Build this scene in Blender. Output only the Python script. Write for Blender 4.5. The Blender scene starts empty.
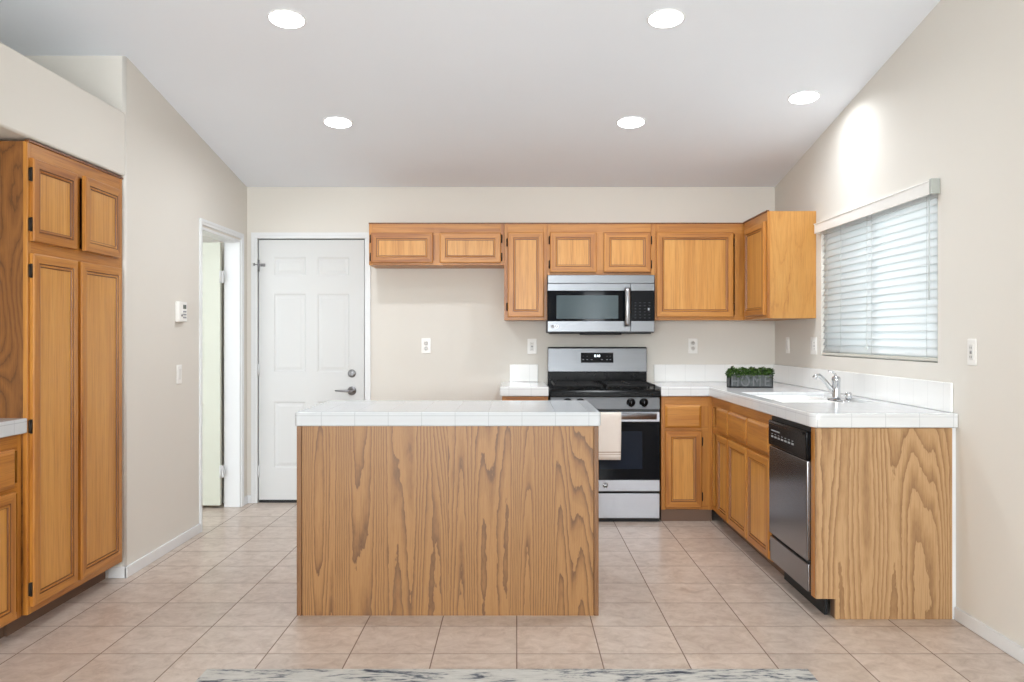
import bpy, bmesh, math, random
from mathutils import Vector, Matrix
random.seed(7)
S = bpy.context.scene
COL = S.collection
PI = math.pi
R = math.radians

# ------------------------------------------------------------------ camera
cd = bpy.data.cameras.new('camera')
cd.sensor_width = 36.0
cd.lens = 870.0 / 1024.0 * 36.0
cd.shift_x = -4.5 / 1024.0
cd.shift_y = -4.0 / 1024.0
cd.clip_start = 0.05
cam = bpy.data.objects.new('camera', cd)
COL.objects.link(cam)
cam.location = (0, 0, 1.274)
cam.rotation_euler = (R(90), 0, 0)
S.camera = cam

# ------------------------------------------------------------------ world
W = bpy.data.worlds.new('daylight')
S.world = W
W.use_nodes = True
bg = W.node_tree.nodes['Background']
bg.inputs[0].default_value = (0.90, 0.96, 1.0, 1)
bg.inputs[1].default_value = 3.4

# ------------------------------------------------------------------ large lights (behind the camera: added window fill, and daylight in the rear door)
def area(name, loc, rot, sx, sy, watts, color):
    l = bpy.data.lights.new(name, 'AREA')
    l.shape = 'RECTANGLE'
    l.size, l.size_y = sx, sy
    l.energy = watts
    l.color = color
    o = bpy.data.objects.new(name, l)
    COL.objects.link(o)
    o.location = loc
    o.rotation_euler = rot
    return o
area('rear_fill', (-0.9, -3.06, 1.55), (R(90), 0, 0), 2.2, 1.16, 190, (0.90, 0.96, 1.0))  # added lamp in an unseen window, fills the room from behind
area('rear_door_daylight', (1.39, -3.06, 1.10), (R(90), 0, 0), 0.34, 1.9, 18, (0.90, 0.96, 1.0))

# ------------------------------------------------------------------ exposure
S.view_settings.view_transform = 'Standard'
S.view_settings.look = 'None'
S.view_settings.exposure = 0.47
S.view_settings.gamma = 1.0
S.view_settings.use_curve_mapping = False
S.cycles.use_denoising = True
S.cycles.max_bounces = 10
S.cycles.diffuse_bounces = 6
S.cycles.caustics_reflective = False
S.cycles.caustics_refractive = False
S.cycles.sample_clamp_indirect = 6.0

DOWN_EMIT = 7.0      # glow of the lens itself
DOWN_WATT = 5.0      # beam of each recessed lamp
DOWN_SPREAD = 165.0

# ================================================================== materials
def lin(c):
    return tuple((v / 255.0 / 12.92) if v / 255.0 <= 0.04045 else ((v / 255.0 + 0.055) / 1.055) ** 2.4 for v in c)

class NT:
    def __init__(self, name):
        self.m = bpy.data.materials.new(name)
        self.m.use_nodes = True
        self.t = self.m.node_tree
        self.b = self.t.nodes['Principled BSDF']
    def n(self, typ, **kw):
        x = self.t.nodes.new(typ)
        for k, v in kw.items():
            setattr(x, k, v)
        return x
    def l(self, a, b):
        self.t.links.new(a, b)
    def val(self, sock, v):
        if hasattr(v, 'links'):
            self.l(v, sock)
        else:
            sock.default_value = v
    def math(self, op, a, b=0.0, c=0.0, clamp=False):
        x = self.n('ShaderNodeMath', operation=op)
        x.use_clamp = clamp
        self.val(x.inputs[0], a); self.val(x.inputs[1], b); self.val(x.inputs[2], c)
        return x.outputs[0]
    def coords(self):
        return self.n('ShaderNodeTexCoord').outputs['Object']
    def sep(self, v):
        x = self.n('ShaderNodeSeparateXYZ'); self.l(v, x.inputs[0]); return x.outputs
    def comb(self, a, b, c):
        x = self.n('ShaderNodeCombineXYZ')
        self.val(x.inputs[0], a); self.val(x.inputs[1], b); self.val(x.inputs[2], c)
        return x.outputs[0]
    def noise(self, v, scale=1.0, detail=2.0, rough=0.5, dist=0.0):
        x = self.n('ShaderNodeTexNoise')
        self.l(v, x.inputs['Vector'])
        x.inputs['Scale'].default_value = scale
        x.inputs['Detail'].default_value = detail
        x.inputs['Roughness'].default_value = rough
        x.inputs['Distortion'].default_value = dist
        return x.outputs['Fac']
    def ramp(self, f, stops):
        x = self.n('ShaderNodeValToRGB')
        self.val(x.inputs[0], f)
        e = x.color_ramp.elements
        while len(e) > 1:
            e.remove(e[-1])
        e[0].position = stops[0][0]; e[0].color = tuple(stops[0][1]) + (1,)
        for p, c in stops[1:]:
            k = e.new(p); k.color = tuple(c) + (1,)
        return x.outputs[0]
    def mix(self, f, a, b, mode='MIX'):
        x = self.n('ShaderNodeMix', data_type='RGBA', blend_type=mode)
        self.val(x.inputs[0], f)
        for s, v in ((x.inputs[6], a), (x.inputs[7], b)):
            if hasattr(v, 'links'):
                self.l(v, s)
            else:
                s.default_value = tuple(v)[:3] + (1,)
        return x.outputs[2]
    def bump(self, h, strength=0.2, dist=0.002):
        x = self.n('ShaderNodeBump')
        x.inputs['Strength'].default_value = strength
        x.inputs['Distance'].default_value = dist
        self.l(h, x.inputs['Height'])
        self.l(x.outputs[0], self.b.inputs['Normal'])
    def set(self, **kw):
        for k, v in kw.items():
            s = self.b.inputs[k.replace('_', ' ')]
            if hasattr(v, 'links'):
                self.l(v, s)
            elif isinstance(v, tuple) and len(v) == 3:
                s.default_value = v + (1,)
            else:
                s.default_value = v

def paint(name, c, rough=0.6, tex=0.0, spec=0.5, var=0.02):
    t = NT(name)
    v = t.coords()
    n = t.noise(v, 1.7, 3)
    a = lin(c)
    col = t.mix(n, tuple(x * (1 - var) for x in a), tuple(min(1, x * (1 + var)) for x in a))
    t.set(Base_Color=col, Roughness=rough, Specular_IOR_Level=spec)
    if tex:
        t.bump(t.noise(v, 55, 4, 0.6), tex, 0.002)
    return t.m

def plain(name, c, rough=0.5, metal=0.0, spec=0.5, coat=0.0):
    t = NT(name)
    v = t.coords()
    n = t.noise(v, 30, 2)
    a = lin(c)
    t.set(Base_Color=t.mix(n, tuple(x * 0.97 for x in a), tuple(min(1, x * 1.03) for x in a)), Roughness=rough, Metallic=metal, Specular_IOR_Level=spec, Coat_Weight=coat)
    return t.m

def oak(name, light, mid, dark, horiz=False, rough=0.38):
    """solid honey oak: straight fine grain along local z (or x)"""
    t = NT(name)
    s = t.sep(t.coords())
    rnd = t.math('MULTIPLY', t.n('ShaderNodeObjectInfo').outputs['Random'], 37.0)
    x, y, z = s[0], s[1], s[2]
    if horiz:
        x, z = z, x
    x = t.math('ADD', x, rnd)
    band = t.noise(t.comb(t.math('MULTIPLY', x, 22.0), t.math('MULTIPLY', y, 22.0), t.math('MULTIPLY', z, 0.9)), 1.0, 3, 0.55, 0.6)
    fine = t.noise(t.comb(t.math('MULTIPLY', x, 210.0), t.math('MULTIPLY', y, 210.0), t.math('MULTIPLY', z, 5.0)), 1.0, 2, 0.6)
    c1 = t.ramp(band, [(0.28, lin(dark)), (0.46, lin(mid)), (0.70, lin(light))])
    pore = t.ramp(fine, [(0.36, (0.66, 0.58, 0.50)), (0.50, (1, 1, 1))])
    t.set(Base_Color=t.mix(0.55, c1, pore, 'MULTIPLY'), Roughness=rough, Coat_Weight=0.05, Coat_Roughness=0.25)
    t.bump(fine, 0.08, 0.001)
    return t.m

def ply(name, light, mid, dark, freq=24.0, a=3.2, b=0.42, mirror=None, off=0.0, rough=0.42, dep=0.75, lin_x=11.0, broad=None):
    """oak veneer sheet: cathedral figure as contour lines of a stretched field, along local z"""
    t = NT(name)
    saw = None
    if broad:
        saw = [(0.0, lin(dark)), (broad, lin(mid)), (0.62, lin(light)), (0.955, lin(light)), (1.0, lin(dark))]
    s = t.sep(t.coords())
    x, y, z = s[0], s[1], s[2]
    if mirror is not None:
        x = t.math('ADD', x, t.math('MULTIPLY', t.math('GREATER_THAN', x, mirror), 3.37))
    x = t.math('ADD', x, off)
    xa = t.math('ADD', x, y)
    wob = t.noise(t.comb(t.math('MULTIPLY', xa, 30.0), 0.0, t.math('MULTIPLY', z, 9.0)), 1.0, 3, 0.6)
    fld = t.noise(t.comb(t.math('MULTIPLY', xa, a), 3.3, t.math('MULTIPLY', z, b)), 1.0, 1.0, 0.45)
    k = t.math('ADD', t.math('MULTIPLY', fld, freq), t.math('MULTIPLY', wob, 0.9))
    k = t.math('ADD', k, t.math('MULTIPLY', x, lin_x))
    fr = t.math('FRACT', k)
    c1 = t.ramp(fr, saw or [(0.0, lin(mid)), (0.07, lin(dark)), (0.17, lin(mid)), (0.55, lin(light)), (1.0, lin(mid))])
    tone = t.noise(t.comb(t.math('MULTIPLY', xa, 5.0), 1.0, t.math('MULTIPLY', z, 0.5)), 1.0, 2)
    c2 = t.mix(t.math('MULTIPLY', tone, dep, clamp=True), c1, t.mix(0.5, lin(light), lin(mid)))
    fine = t.noise(t.comb(t.math('MULTIPLY', xa, 260.0), 0.0, t.math('MULTIPLY', z, 7.0)), 1.0, 2, 0.6)
    pore = t.ramp(fine, [(0.36, (0.72, 0.66, 0.60)), (0.52, (1, 1, 1))])
    t.set(Base_Color=t.mix(0.6, c2, pore, 'MULTIPLY'), Roughness=rough, Coat_Weight=0.08, Coat_Roughness=0.3)
    t.bump(fine, 0.06, 0.001)
    return t.m

def floor_mat():
    t = NT('floor_tile')
    v = t.coords()
    s = t.sep(v)
    P = 0.335
    def cell(c, o):
        q = t.math('DIVIDE', t.math('SUBTRACT', c, o), P)
        f = t.math('FRACT', t.math('ADD', q, 100.0))
        d = t.math('MULTIPLY', t.math('SUBTRACT', 0.5, t.math('ABSOLUTE', t.math('SUBTRACT', f, 0.5))), P)
        return d, t.math('FLOOR', q)
    dx, ix = cell(s[0], 0.001)
    dy, iy = cell(s[1], 3.498)
    d = t.math('MINIMUM', dx, dy)
    grout = t.math('SUBTRACT', 1.0, t.math('DIVIDE', t.math('SUBTRACT', d, 0.0012), 0.0022, clamp=True), clamp=True)
    wn = t.n('ShaderNodeTexWhiteNoise', noise_dimensions='2D')
    t.l(t.comb(ix, iy, 0.0), wn.inputs['Vector'])
    vv = t.n('ShaderNodeVectorMath', operation='ADD')
    t.l(v, vv.inputs[0]); t.l(wn.outputs['Color'], vv.inputs[1])
    n1 = t.noise(vv.outputs[0], 13, 8, 0.72, 0.6)
    n2 = t.noise(vv.outputs[0], 60, 5, 0.7)
    c = t.ramp(n1, [(0.30, lin((166, 149, 136))), (0.50, lin((197, 183, 171))), (0.70, lin((216, 204, 194)))])
    c = t.mix(t.math('MULTIPLY', n2, 0.42), c, lin((178, 156, 140)))
    br = t.math('ADD', 0.93, t.math('MULTIPLY', wn.outputs['Value'], 0.12))
    hs = t.n('ShaderNodeHueSaturation'); t.l(c, hs.inputs['Color']); t.l(br, hs.inputs['Value'])
    col = t.mix(grout, hs.outputs[0], lin((118, 98, 84)))
    t.set(Base_Color=col, Roughness=t.math('ADD', 0.30, t.math('MULTIPLY', grout, 0.5)), Specular_IOR_Level=0.45)
    edge = t.math('DIVIDE', d, 0.006, clamp=True)
    t.bump(t.math('ADD', edge, t.math('MULTIPLY', n1, 0.12)), 0.35, 0.002)
    return t.m

def white_tile(name, ox, oy, oz, P=0.1525, base=(202, 206, 209), gr=(166, 171, 175), top=True):
    t = NT(name)
    s = t.sep(t.coords())
    g = t.sep(t.n('ShaderNodeNewGeometry').outputs['Normal'])
    def line(c, o):
        f = t.math('FRACT', t.math('ADD', t.math('DIVIDE', t.math('SUBTRACT', c, o), P), 100.0))
        d = t.math('MULTIPLY', t.math('SUBTRACT', 0.5, t.math('ABSOLUTE', t.math('SUBTRACT', f, 0.5))), P)
        return t.math('SUBTRACT', 1.0, t.math('DIVIDE', d, 0.0022, clamp=True), clamp=True)
    def off(nc):
        return t.math('LESS_THAN', t.math('ABSOLUTE', nc), 0.6)
    lx = t.math('MULTIPLY', line(s[0], ox), off(g[0]))
    ly = t.math('MULTIPLY', line(s[1], oy), off(g[1]))
    lz = t.math('MULTIPLY', line(s[2], oz), off(g[2]))
    q = t.math('MAXIMUM', t.math('MAXIMUM', lx, ly), lz)
    n = t.noise(t.coords(), 7, 2)
    b = lin(base)
    bc = t.mix(n, tuple(x * 0.97 for x in b), b)
    t.set(Base_Color=t.mix(q, bc, lin(gr)), Roughness=0.14, Specular_IOR_Level=0.5)
    return t.m

def steel(name, c=(120, 122, 125), rough=0.30, axis=0):
    t = NT(name)
    s = t.sep(t.coords())
    sc = [400.0, 400.0, 400.0]
    sc[axis] = 4.0
    n = t.noise(t.comb(t.math('MULTIPLY', s[0], sc[0]), t.math('MULTIPLY', s[1], sc[1]), t.math('MULTIPLY', s[2], sc[2])), 1.0, 2)
    a = lin(c)
    t.set(Base_Color=t.mix(n, tuple(x * 0.93 for x in a), tuple(min(1, x * 1.05) for x in a)), Metallic=1.0, Roughness=t.math('ADD', rough - 0.015, t.math('MULTIPLY', n, 0.03)))
    return t.m

def emit(name, c, strength):
    t = NT(name)
    t.set(Base_Color=lin(c), Emission_Color=lin(c), Emission_Strength=strength)
    return t.m

def slat_mat():
    t = NT('blind_slat_vinyl')
    tr = t.n('ShaderNodeBsdfTranslucent')
    tr.inputs[0].default_value = (0.86, 0.92, 0.95, 1)
    mx = t.n('ShaderNodeMixShader')
    mx.inputs[0].default_value = 0.40
    n = t.noise(t.coords(), 5, 2)
    t.set(Base_Color=t.mix(n, lin((242, 243, 242)), lin((248, 248, 247))), Roughness=0.45)
    out = t.t.nodes['Material Output']
    t.l(t.b.outputs[0], mx.inputs[1]); t.l(tr.outputs[0], mx.inputs[2])
    t.l(mx.outputs[0], out.inputs[0])
    return t.m

def glass_mat():
    t = NT('window_glass')
    tr = t.n('ShaderNodeBsdfTransparent')
    tr.inputs[0].default_value = (0.96, 0.98, 0.97, 1)
    gl = t.n('ShaderNodeBsdfGlossy')
    gl.inputs['Roughness'].default_value = 0.02
    fr = t.n('ShaderNodeFresnel')
    mx = t.n('ShaderNodeMixShader')
    t.l(fr.outputs[0], mx.inputs[0]); t.l(tr.outputs[0], mx.inputs[1]); t.l(gl.outputs[0], mx.inputs[2])
    t.l(mx.outputs[0], t.t.nodes['Material Output'].inputs[0])
    return t.m

def rug_mat():
    t = NT('distressed_rug')
    s = t.sep(t.coords())
    a = t.noise(t.comb(t.math('MULTIPLY', s[0], 3.0), t.math('MULTIPLY', s[1], 9.0), 0.0), 1.0, 5, 0.65, 1.5)
    b = t.noise(t.comb(t.math('MULTIPLY', s[0], 14.0), t.math('MULTIPLY', s[1], 60.0), 4.0), 1.0, 4, 0.7)
    k = t.math('ADD', t.math('MULTIPLY', a, 0.62), t.math('MULTIPLY', b, 0.38))
    c = t.ramp(k, [(0.38, lin((44, 48, 58))), (0.44, lin((118, 121, 126))), (0.49, lin((186, 184, 178))), (0.60, lin((200, 198, 192))), (0.66, lin((150, 152, 154)))])
    t.set(Base_Color=c, Roughness=0.95, Specular_IOR_Level=0.1)
    t.bump(t.noise(t.coords(), 400, 2), 0.4, 0.003)
    return t.m

M = {}
M['wall'] = paint('wall_paint', (221, 217, 209), 0.8, 0.10, 0.2)
M['ceil'] = paint('ceiling_paint', (240, 245, 252), 0.75, 0.12, 0.2)
M['trimw'] = paint('trim_white', (226, 228, 229), 0.35, 0.0, 0.5)
M['doorw'] = paint('door_white', (208, 209, 208), 0.5, 0.0, 0.5)
M['leafw'] = paint('closet_door_white', (222, 226, 212), 0.4, 0.0, 0.5)
M['floor'] = floor_mat()
HL, HM, HD = (194, 134, 58), (178, 115, 43), (147, 86, 25)
M['oakd'] = oak('oak_dark', (134, 82, 36), (118, 70, 28), (96, 54, 20))
M['oakf'] = oak('honey_oak_field', (206, 150, 76), (198, 139, 64), (182, 122, 50))
M['oakv'] = oak('honey_oak', HL, HM, HD)
M['oakh'] = oak('honey_oak_rail', HL, HM, HD, horiz=True)
M['oaksp'] = ply('oak_cabinet_side', (198, 146, 76), (187, 131, 62), (162, 104, 43), 15, 4.0, 0.5, None, 2.2, dep=1.1)
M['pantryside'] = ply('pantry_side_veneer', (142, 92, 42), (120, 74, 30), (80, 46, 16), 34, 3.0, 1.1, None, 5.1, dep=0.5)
M['islandply'] = ply('island_veneer', (164, 120, 71), (140, 98, 54), (80, 48, 22), 40, 5.0, 0.26, 0.69, 7.7, dep=0.5, lin_x=16.0, broad=0.26)
M['islandtrim'] = oak('island_corner_trim', (140, 98, 60), (120, 82, 48), (92, 60, 34))
M['endply'] = ply('end_panel_veneer', (188, 152, 110), (170, 132, 90), (122, 84, 50), 25, 4.2, 0.42, None, 12.45, dep=0.7, lin_x=8.0, broad=0.36)
M['inside'] = plain('cabinet_interior', (150, 104, 60), 0.7)
M['kick'] = plain('toe_kick_brown', (112, 88, 72), 0.7)
M['hinge'] = plain('dark_bronze', (44, 36, 30), 0.45, 0.6)
M['steel'] = steel('brushed_steel')
M['steelv'] = steel('brushed_steel_vertical', (170, 171, 174), 0.28, 2)
M['steell'] = steel('range_front_steel', (176, 178, 184), 0.40)
M['steeld'] = steel('dishwasher_steel', (138, 138, 140), 0.24, 2)
M['chrome'] = plain('chrome', (205, 207, 210), 0.09, 1.0)
M['nickel'] = plain('satin_nickel', (150, 150, 152), 0.3, 1.0)
M['black'] = plain('black_enamel', (11, 12, 14), 0.22, 0.0, 0.14)
M['blackm'] = plain('black_matte', (18, 18, 19), 0.6)
M['glassk'] = plain('black_glass', (6, 9, 16), 0.05, 0.0, 0.13)
M['mwwin'] = plain('microwave_window', (74, 86, 90), 0.12, 0.0, 0.15)
M['ovwin'] = plain('oven_window', (26, 34, 48), 0.08, 0.0, 0.15)
M['iron'] = plain('cast_iron', (17, 17, 18), 0.5, 0.0, 0.25)
M['greyk'] = plain('appliance_grey', (70, 72, 74), 0.5)
M['keyk'] = plain('key_print', (44, 46, 49), 0.5)
M['plastic'] = plain('white_plastic', (236, 235, 231), 0.35)
M['slot'] = plain('dark_slot', (70, 68, 66), 0.6)
M['socket'] = plain('socket_face', (222, 221, 217), 0.35)
M['lcd'] = plain('lcd_screen', (92, 98, 92), 0.2)
M['glow'] = emit('display_digits', (225, 240, 245), 2.5)
M['printw'] = plain('panel_print', (150, 153, 156), 0.5)
M['sink'] = plain('white_enamel', (246, 246, 244), 0.08, 0.0, 0.5, 0.4)
M['lens'] = emit('downlight_lens', (242, 248, 255), DOWN_EMIT)
M['ring'] = paint('downlight_trim', (240, 240, 240), 0.4)
M['slat'] = slat_mat()
M['glass'] = glass_mat()
M['rug'] = rug_mat()
M['rugedge'] = plain('rug_binding', (196, 196, 192), 0.95)
M['cord'] = plain('blind_cord', (205, 208, 206), 0.7)
M['clip'] = plain('valance_clip', (172, 176, 170), 0.3)
M['rail'] = plain('blind_bottom_rail', (206, 204, 194), 0.5)
M['concrete'] = None
def _planter():
    t = NT('weathered_grey')
    n = t.noise(t.coords(), 40, 5, 0.65)
    t.set(Base_Color=t.ramp(n, [(0.3, lin((70, 73, 74))), (0.7, lin((104, 107, 107)))]), Roughness=0.8)
    t.bump(n, 0.3, 0.002)
    return t.m
M['planter'] = _planter()
M['letter'] = plain('pale_grey_letter', (112, 115, 116), 0.7)
def _leafm():
    t = NT('boxwood_green')
    n = t.noise(t.coords(), 60, 2)
    t.set(Base_Color=t.ramp(n, [(0.3, lin((22, 44, 8))), (0.55, lin((52, 84, 16))), (0.75, lin((90, 122, 36)))]), Roughness=0.5)
    return t.m
M['leaf'] = _leafm()
def _towel():
    t = NT('cream_towel')
    s = t.sep(t.coords())
    w = t.noise(t.comb(t.math('MULTIPLY', s[0], 500.0), 0.0, t.math('MULTIPLY', s[2], 500.0)), 1.0, 2)
    z = s[2]
    st = t.math('LESS_THAN', t.math('ABSOLUTE', t.math('SUBTRACT', z, -0.255)), 0.0042)
    st2 = t.math('LESS_THAN', t.math('ABSOLUTE', t.math('SUBTRACT', z, -0.270)), 0.0022)
    b = t.mix(w, lin((232, 223, 214)), lin((243, 236, 228)))
    t.set(Base_Color=t.mix(t.math('MAXIMUM', st, st2), b, lin((186, 166, 150))), Roughness=0.95, Specular_IOR_Level=0.1)
    t.bump(w, 0.3, 0.001)
    return t.m
M['towel'] = _towel()

# ================================================================== geometry helpers
class MB:
    def __init__(self):
        self.bm = bmesh.new()
        self.mats = []
    def mi(self, m):
        if m not in self.mats:
            self.mats.append(m)
        return self.mats.index(m)
    def face(self, pts, m, smooth=False):
        vs = [self.bm.verts.new(p) for p in pts]
        f = self.bm.faces.new(vs)
        f.material_index = self.mi(m); f.smooth = smooth
        return f
    def box(self, x0, x1, y0, y1, z0, z1, m, bev=0.0, seg=2):
        v = [self.bm.verts.new((x, y, z)) for x in (x0, x1) for y in (y0, y1) for z in (z0, z1)]
        q = [(0, 1, 3, 2), (4, 6, 7, 5), (0, 4, 5, 1), (2, 3, 7, 6), (0, 2, 6, 4), (1, 5, 7, 3)]
        fs = []
        for f in q:
            g = self.bm.faces.new([v[i] for i in f]); g.material_index = self.mi(m); fs.append(g)
        if bev > 0:
            es = list({e for f in fs for e in f.edges})
            r = bmesh.ops.bevel(self.bm, geom=es, offset=bev, segments=seg, profile=0.5, affect='EDGES', clamp_overlap=True)
            for f in r['faces']:
                f.material_index = self.mi(m); f.smooth = True
        return self
    def prism(self, pts, axis, a, b, m):
        """polygon in the two other axes extruded along axis from a to b"""
        def P(p, t):
            if axis == 0: return (t, p[0], p[1])
            if axis == 1: return (p[0], t, p[1])
            return (p[0], p[1], t)
        n = len(pts)
        v0 = [self.bm.verts.new(P(p, a)) for p in pts]
        v1 = [self.bm.verts.new(P(p, b)) for p in pts]
        fs = [self.bm.faces.new(v0), self.bm.faces.new(list(reversed(v1)))]
        for i in range(n):
            fs.append(self.bm.faces.new((v0[i], v1[i], v1[(i + 1) % n], v0[(i + 1) % n])))
        for f in fs:
            f.material_index = self.mi(m)
        return self
    def loops(self, rings, m, cap=True, capstart=False, smooth=False, mats=None):
        """rings: list of equal-length closed loops of points, skinned in order"""
        vs = [[self.bm.verts.new(p) for p in r] for r in rings]
        n = len(vs[0])
        for i in range(len(vs) - 1):
            for j in range(n):
                k = (j + 1) % n
                f = self.bm.faces.new((vs[i][j], vs[i][k], vs[i + 1][k], vs[i + 1][j]))
                f.material_index = self.mi(mats[j] if mats else m); f.smooth = smooth
        if cap:
            f = self.bm.faces.new(vs[-1]); f.material_index = self.mi(m)
        if capstart:
            f = self.bm.faces.new(list(reversed(vs[0]))); f.material_index = self.mi(m)
        return self
    def lathe(self, prof, m, c=(0, 0, 0), axis=2, n=24, smooth=True):
        """prof: (r, h) pairs along the axis"""
        rings = []
        for r, h in prof:
            ring = []
            for i in range(n):
                a = 2 * PI * i / n
                u, w = r * math.cos(a), r * math.sin(a)
                p = {0: (h, u, w), 1: (u, h, w), 2: (u, w, h)}[axis]
                ring.append((c[0] + p[0], c[1] + p[1], c[2] + p[2]))
            rings.append(ring)
        return self.loops(rings, m, True, True, smooth)
    def tube(self, path, rad, m, n=10, smooth=True):
        pts = [Vector(p) for p in path]
        if not hasattr(rad, '__len__'):
            rad = [rad] * len(pts)
        rings = []
        up = Vector((0.013, 0.02, 1)).normalized()
        for i, p in enumerate(pts):
            t = (pts[min(i + 1, len(pts) - 1)] - pts[max(i - 1, 0)]).normalized()
            u = up.cross(t)
            if u.length < 0.1:
                u = Vector((1, 0, 0)).cross(t)
            u.normalize(); w = t.cross(u)
            rings.append([p + rad[i] * (math.cos(2 * PI * k / n) * u + math.sin(2 * PI * k / n) * w) for k in range(n)])
        return self.loops(rings, m, True, True, smooth)
    def build(self, name, parent=None, loc=None, rot=None, recalc=True, bevel=0.0, seg=2):
        if recalc:
            bmesh.ops.recalc_face_normals(self.bm, faces=self.bm.faces[:])
        me = bpy.data.meshes.new(name)
        self.bm.to_mesh(me); self.bm.free()
        for m in self.mats:
            me.materials.append(m)
        o = bpy.data.objects.new(name, me)
        COL.objects.link(o)
        if parent: o.parent = parent
        if loc: o.location = loc
        if rot: o.rotation_euler = rot
        if bevel:
            b = o.modifiers.new('edge', 'BEVEL'); b.width = bevel; b.segments = seg; b.limit_method = 'ANGLE'; b.angle_limit = R(40)
        return o

def tag(o, label=None, cat=None, group=None, kind=None):
    if label: o['label'] = label
    if cat: o['category'] = cat
    if group: o['group'] = group
    if kind: o['kind'] = kind
    return o
def thing(name, label, cat, loc=(0, 0, 0), rotz=0.0, group=None):
    o = bpy.data.objects.new(name, None)
    COL.objects.link(o)
    o.location = loc; o.rotation_euler = (0, 0, rotz)
    o.empty_display_size = 0.1
    return tag(o, label, cat, group)
def struct(mb, name, **kw):
    o = mb.build(name, **kw)
    o['kind'] = 'structure'
    return o
def copy_tree(o, parent=None):
    c = o.copy(); COL.objects.link(c)
    if parent: c.parent = parent
    for ch in list(o.children):
        copy_tree(ch, c)
    return c

# ================================================================== the room
XL, XR, YB = -2.07, 1.985, 6.68
YREAR, YRIDGE = -3.0, 2.0
def zc(y):
    return 2.425 + 0.163 * (YB - y) if y > YRIDGE else 2.425 + 0.163 * (YB - YRIDGE) - 0.15 * (YRIDGE - y)

mb = MB(); mb.box(-4.3, 2.4, -3.2, 7.0, -0.10, 0.0, M['floor']); struct(mb, 'floor')
mb = MB()
mb.prism([(7.0, zc(7.0)), (YRIDGE, zc(YRIDGE)), (-3.2, zc(-3.2)), (-3.2, zc(-3.2) + 0.1), (YRIDGE, zc(YRIDGE) + 0.1), (7.0, zc(7.0) + 0.1)], 0, -4.3, 2.4, M['ceil'])
struct(mb, 'ceiling')
# back wall, with the doorway
DX0, DX1, DZ = -1.985, -1.168, 2.026
mb = MB()
mb.prism([(-4.2, 0), (DX0 - 0.012, 0), (DX0 - 0.012, DZ + 0.012), (DX1 + 0.012, DZ + 0.012), (DX1 + 0.012, 0), (2.12, 0), (2.12, zc(YB)), (-4.2, zc(YB))], 1, YB, YB + 0.12, M['wall'])
struct(mb, 'wall_back')
# right wall with the window opening over the sink
WY0, WY1, WZ0, WZ1 = 4.10, 5.67, 1.152, 1.985
mb = MB()
def rwall(y0, y1, z0, z1, sl=False):
    if sl:
        ys = [y0] + ([YRIDGE] if y0 < YRIDGE < y1 else []) + [y1]
        pts = [(y0, z0), (y1, z0)] + [(y, zc(y)) for y in reversed(ys)]
        mb.prism(pts, 0, XR, XR + 0.13, M['wall'])
    else:
        mb.box(XR, XR + 0.13, y0, y1, z0, z1, M['wall'])
rwall(WY1, YB, 0, 0, True)
rwall(WY0, WY1, 0, WZ0)
rwall(WY0, WY1, WZ1, 0, True)
rwall(YREAR, WY0, 0, 0, True)
bmesh.ops.remove_doubles(mb.bm, verts=mb.bm.verts[:], dist=1e-5)
struct(mb, 'wall_right')
# left wall, beside the pantry up to the back corner, with the side doorway
LY0, LY1, LZ = 5.702, 6.530, 2.0
AY = 4.605      # end of the recess that holds the pantry
mb = MB()
mb.prism([(AY, 0), (LY0, 0), (LY0, LZ), (LY1, LZ), (LY1, 0), (YB, 0), (YB, zc(YB)), (AY, zc(AY))], 0, XL - 0.12, XL, M['wall'])
for e in [e for e in mb.bm.edges if all(abs(v.co.x - XL) < 1e-4 and abs(v.co.y - AY) < 1e-4 for v in e.verts)]:
    for f in bmesh.ops.bevel(mb.bm, geom=[e], offset=0.018, segments=5, profile=0.5, affect='EDGES')['faces']:
        f.smooth = True
mb.prism([(AY, 0), (AY + 0.12, 0), (AY + 0.12, zc(AY + 0.12)), (AY, zc(AY))], 0, -2.82, XL - 0.12, M['wall'])
struct(mb, 'wall_left')
# recess behind the pantry, header in front of it and plant ledge on top
mb = MB()
ya = 1.6
mb.prism([(ya, 0), (AY + 0.12, 0), (AY + 0.12, zc(AY + 0.12)), (YRIDGE, zc(YRIDGE)), (ya, zc(ya))], 0, -2.82, -2.70, M['wall'])
struct(mb, 'wall_alcove')
mb = MB()
mb.box(-2.70, XL, ya, AY, 2.122, 2.462, M['wall'], 0.012, 3)
struct(mb, 'wall_soffit')
mb = MB()
mb.prism([(YREAR, 0), (ya, 0), (ya, zc(ya)), (YREAR, zc(YREAR))], 0, -2.82, XL, M['wall'])
struct(mb, 'wall_side')
# unseen rear wall; its wide opening is added and shaped for the fill lamp
mb = MB()
mb.prism([(-2.82, 0), (1.20, 0), (1.20, 0.95), (-2.02, 0.95), (-2.02, 2.13), (1.20, 2.13), (1.58, 2.13), (1.58, 0), (2.12, 0), (2.12, zc(YREAR)), (-2.82, zc(YREAR))], 1, YREAR - 0.12, YREAR, M['wall'])
mb.box(0.22, 1.20, YREAR - 0.12, YREAR, 0.95, 2.13, M['wall'])
struct(mb, 'wall_rear')
mb = MB()
for x in (-1.99, -0.9, 0.19):
    mb.box(x - 0.03, x + 0.03, YREAR - 0.04, YREAR - 0.005, 0.95, 2.13, M['trimw'])
mb.box(-2.02, 0.22, YREAR - 0.04, YREAR - 0.005, 2.07, 2.13, M['trimw'])
mb.box(-2.02, 0.22, YREAR - 0.04, YREAR - 0.005, 0.95, 1.01, M['trimw'])
struct(mb, 'added_window')  # frame of the added, unseen rear window
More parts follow.
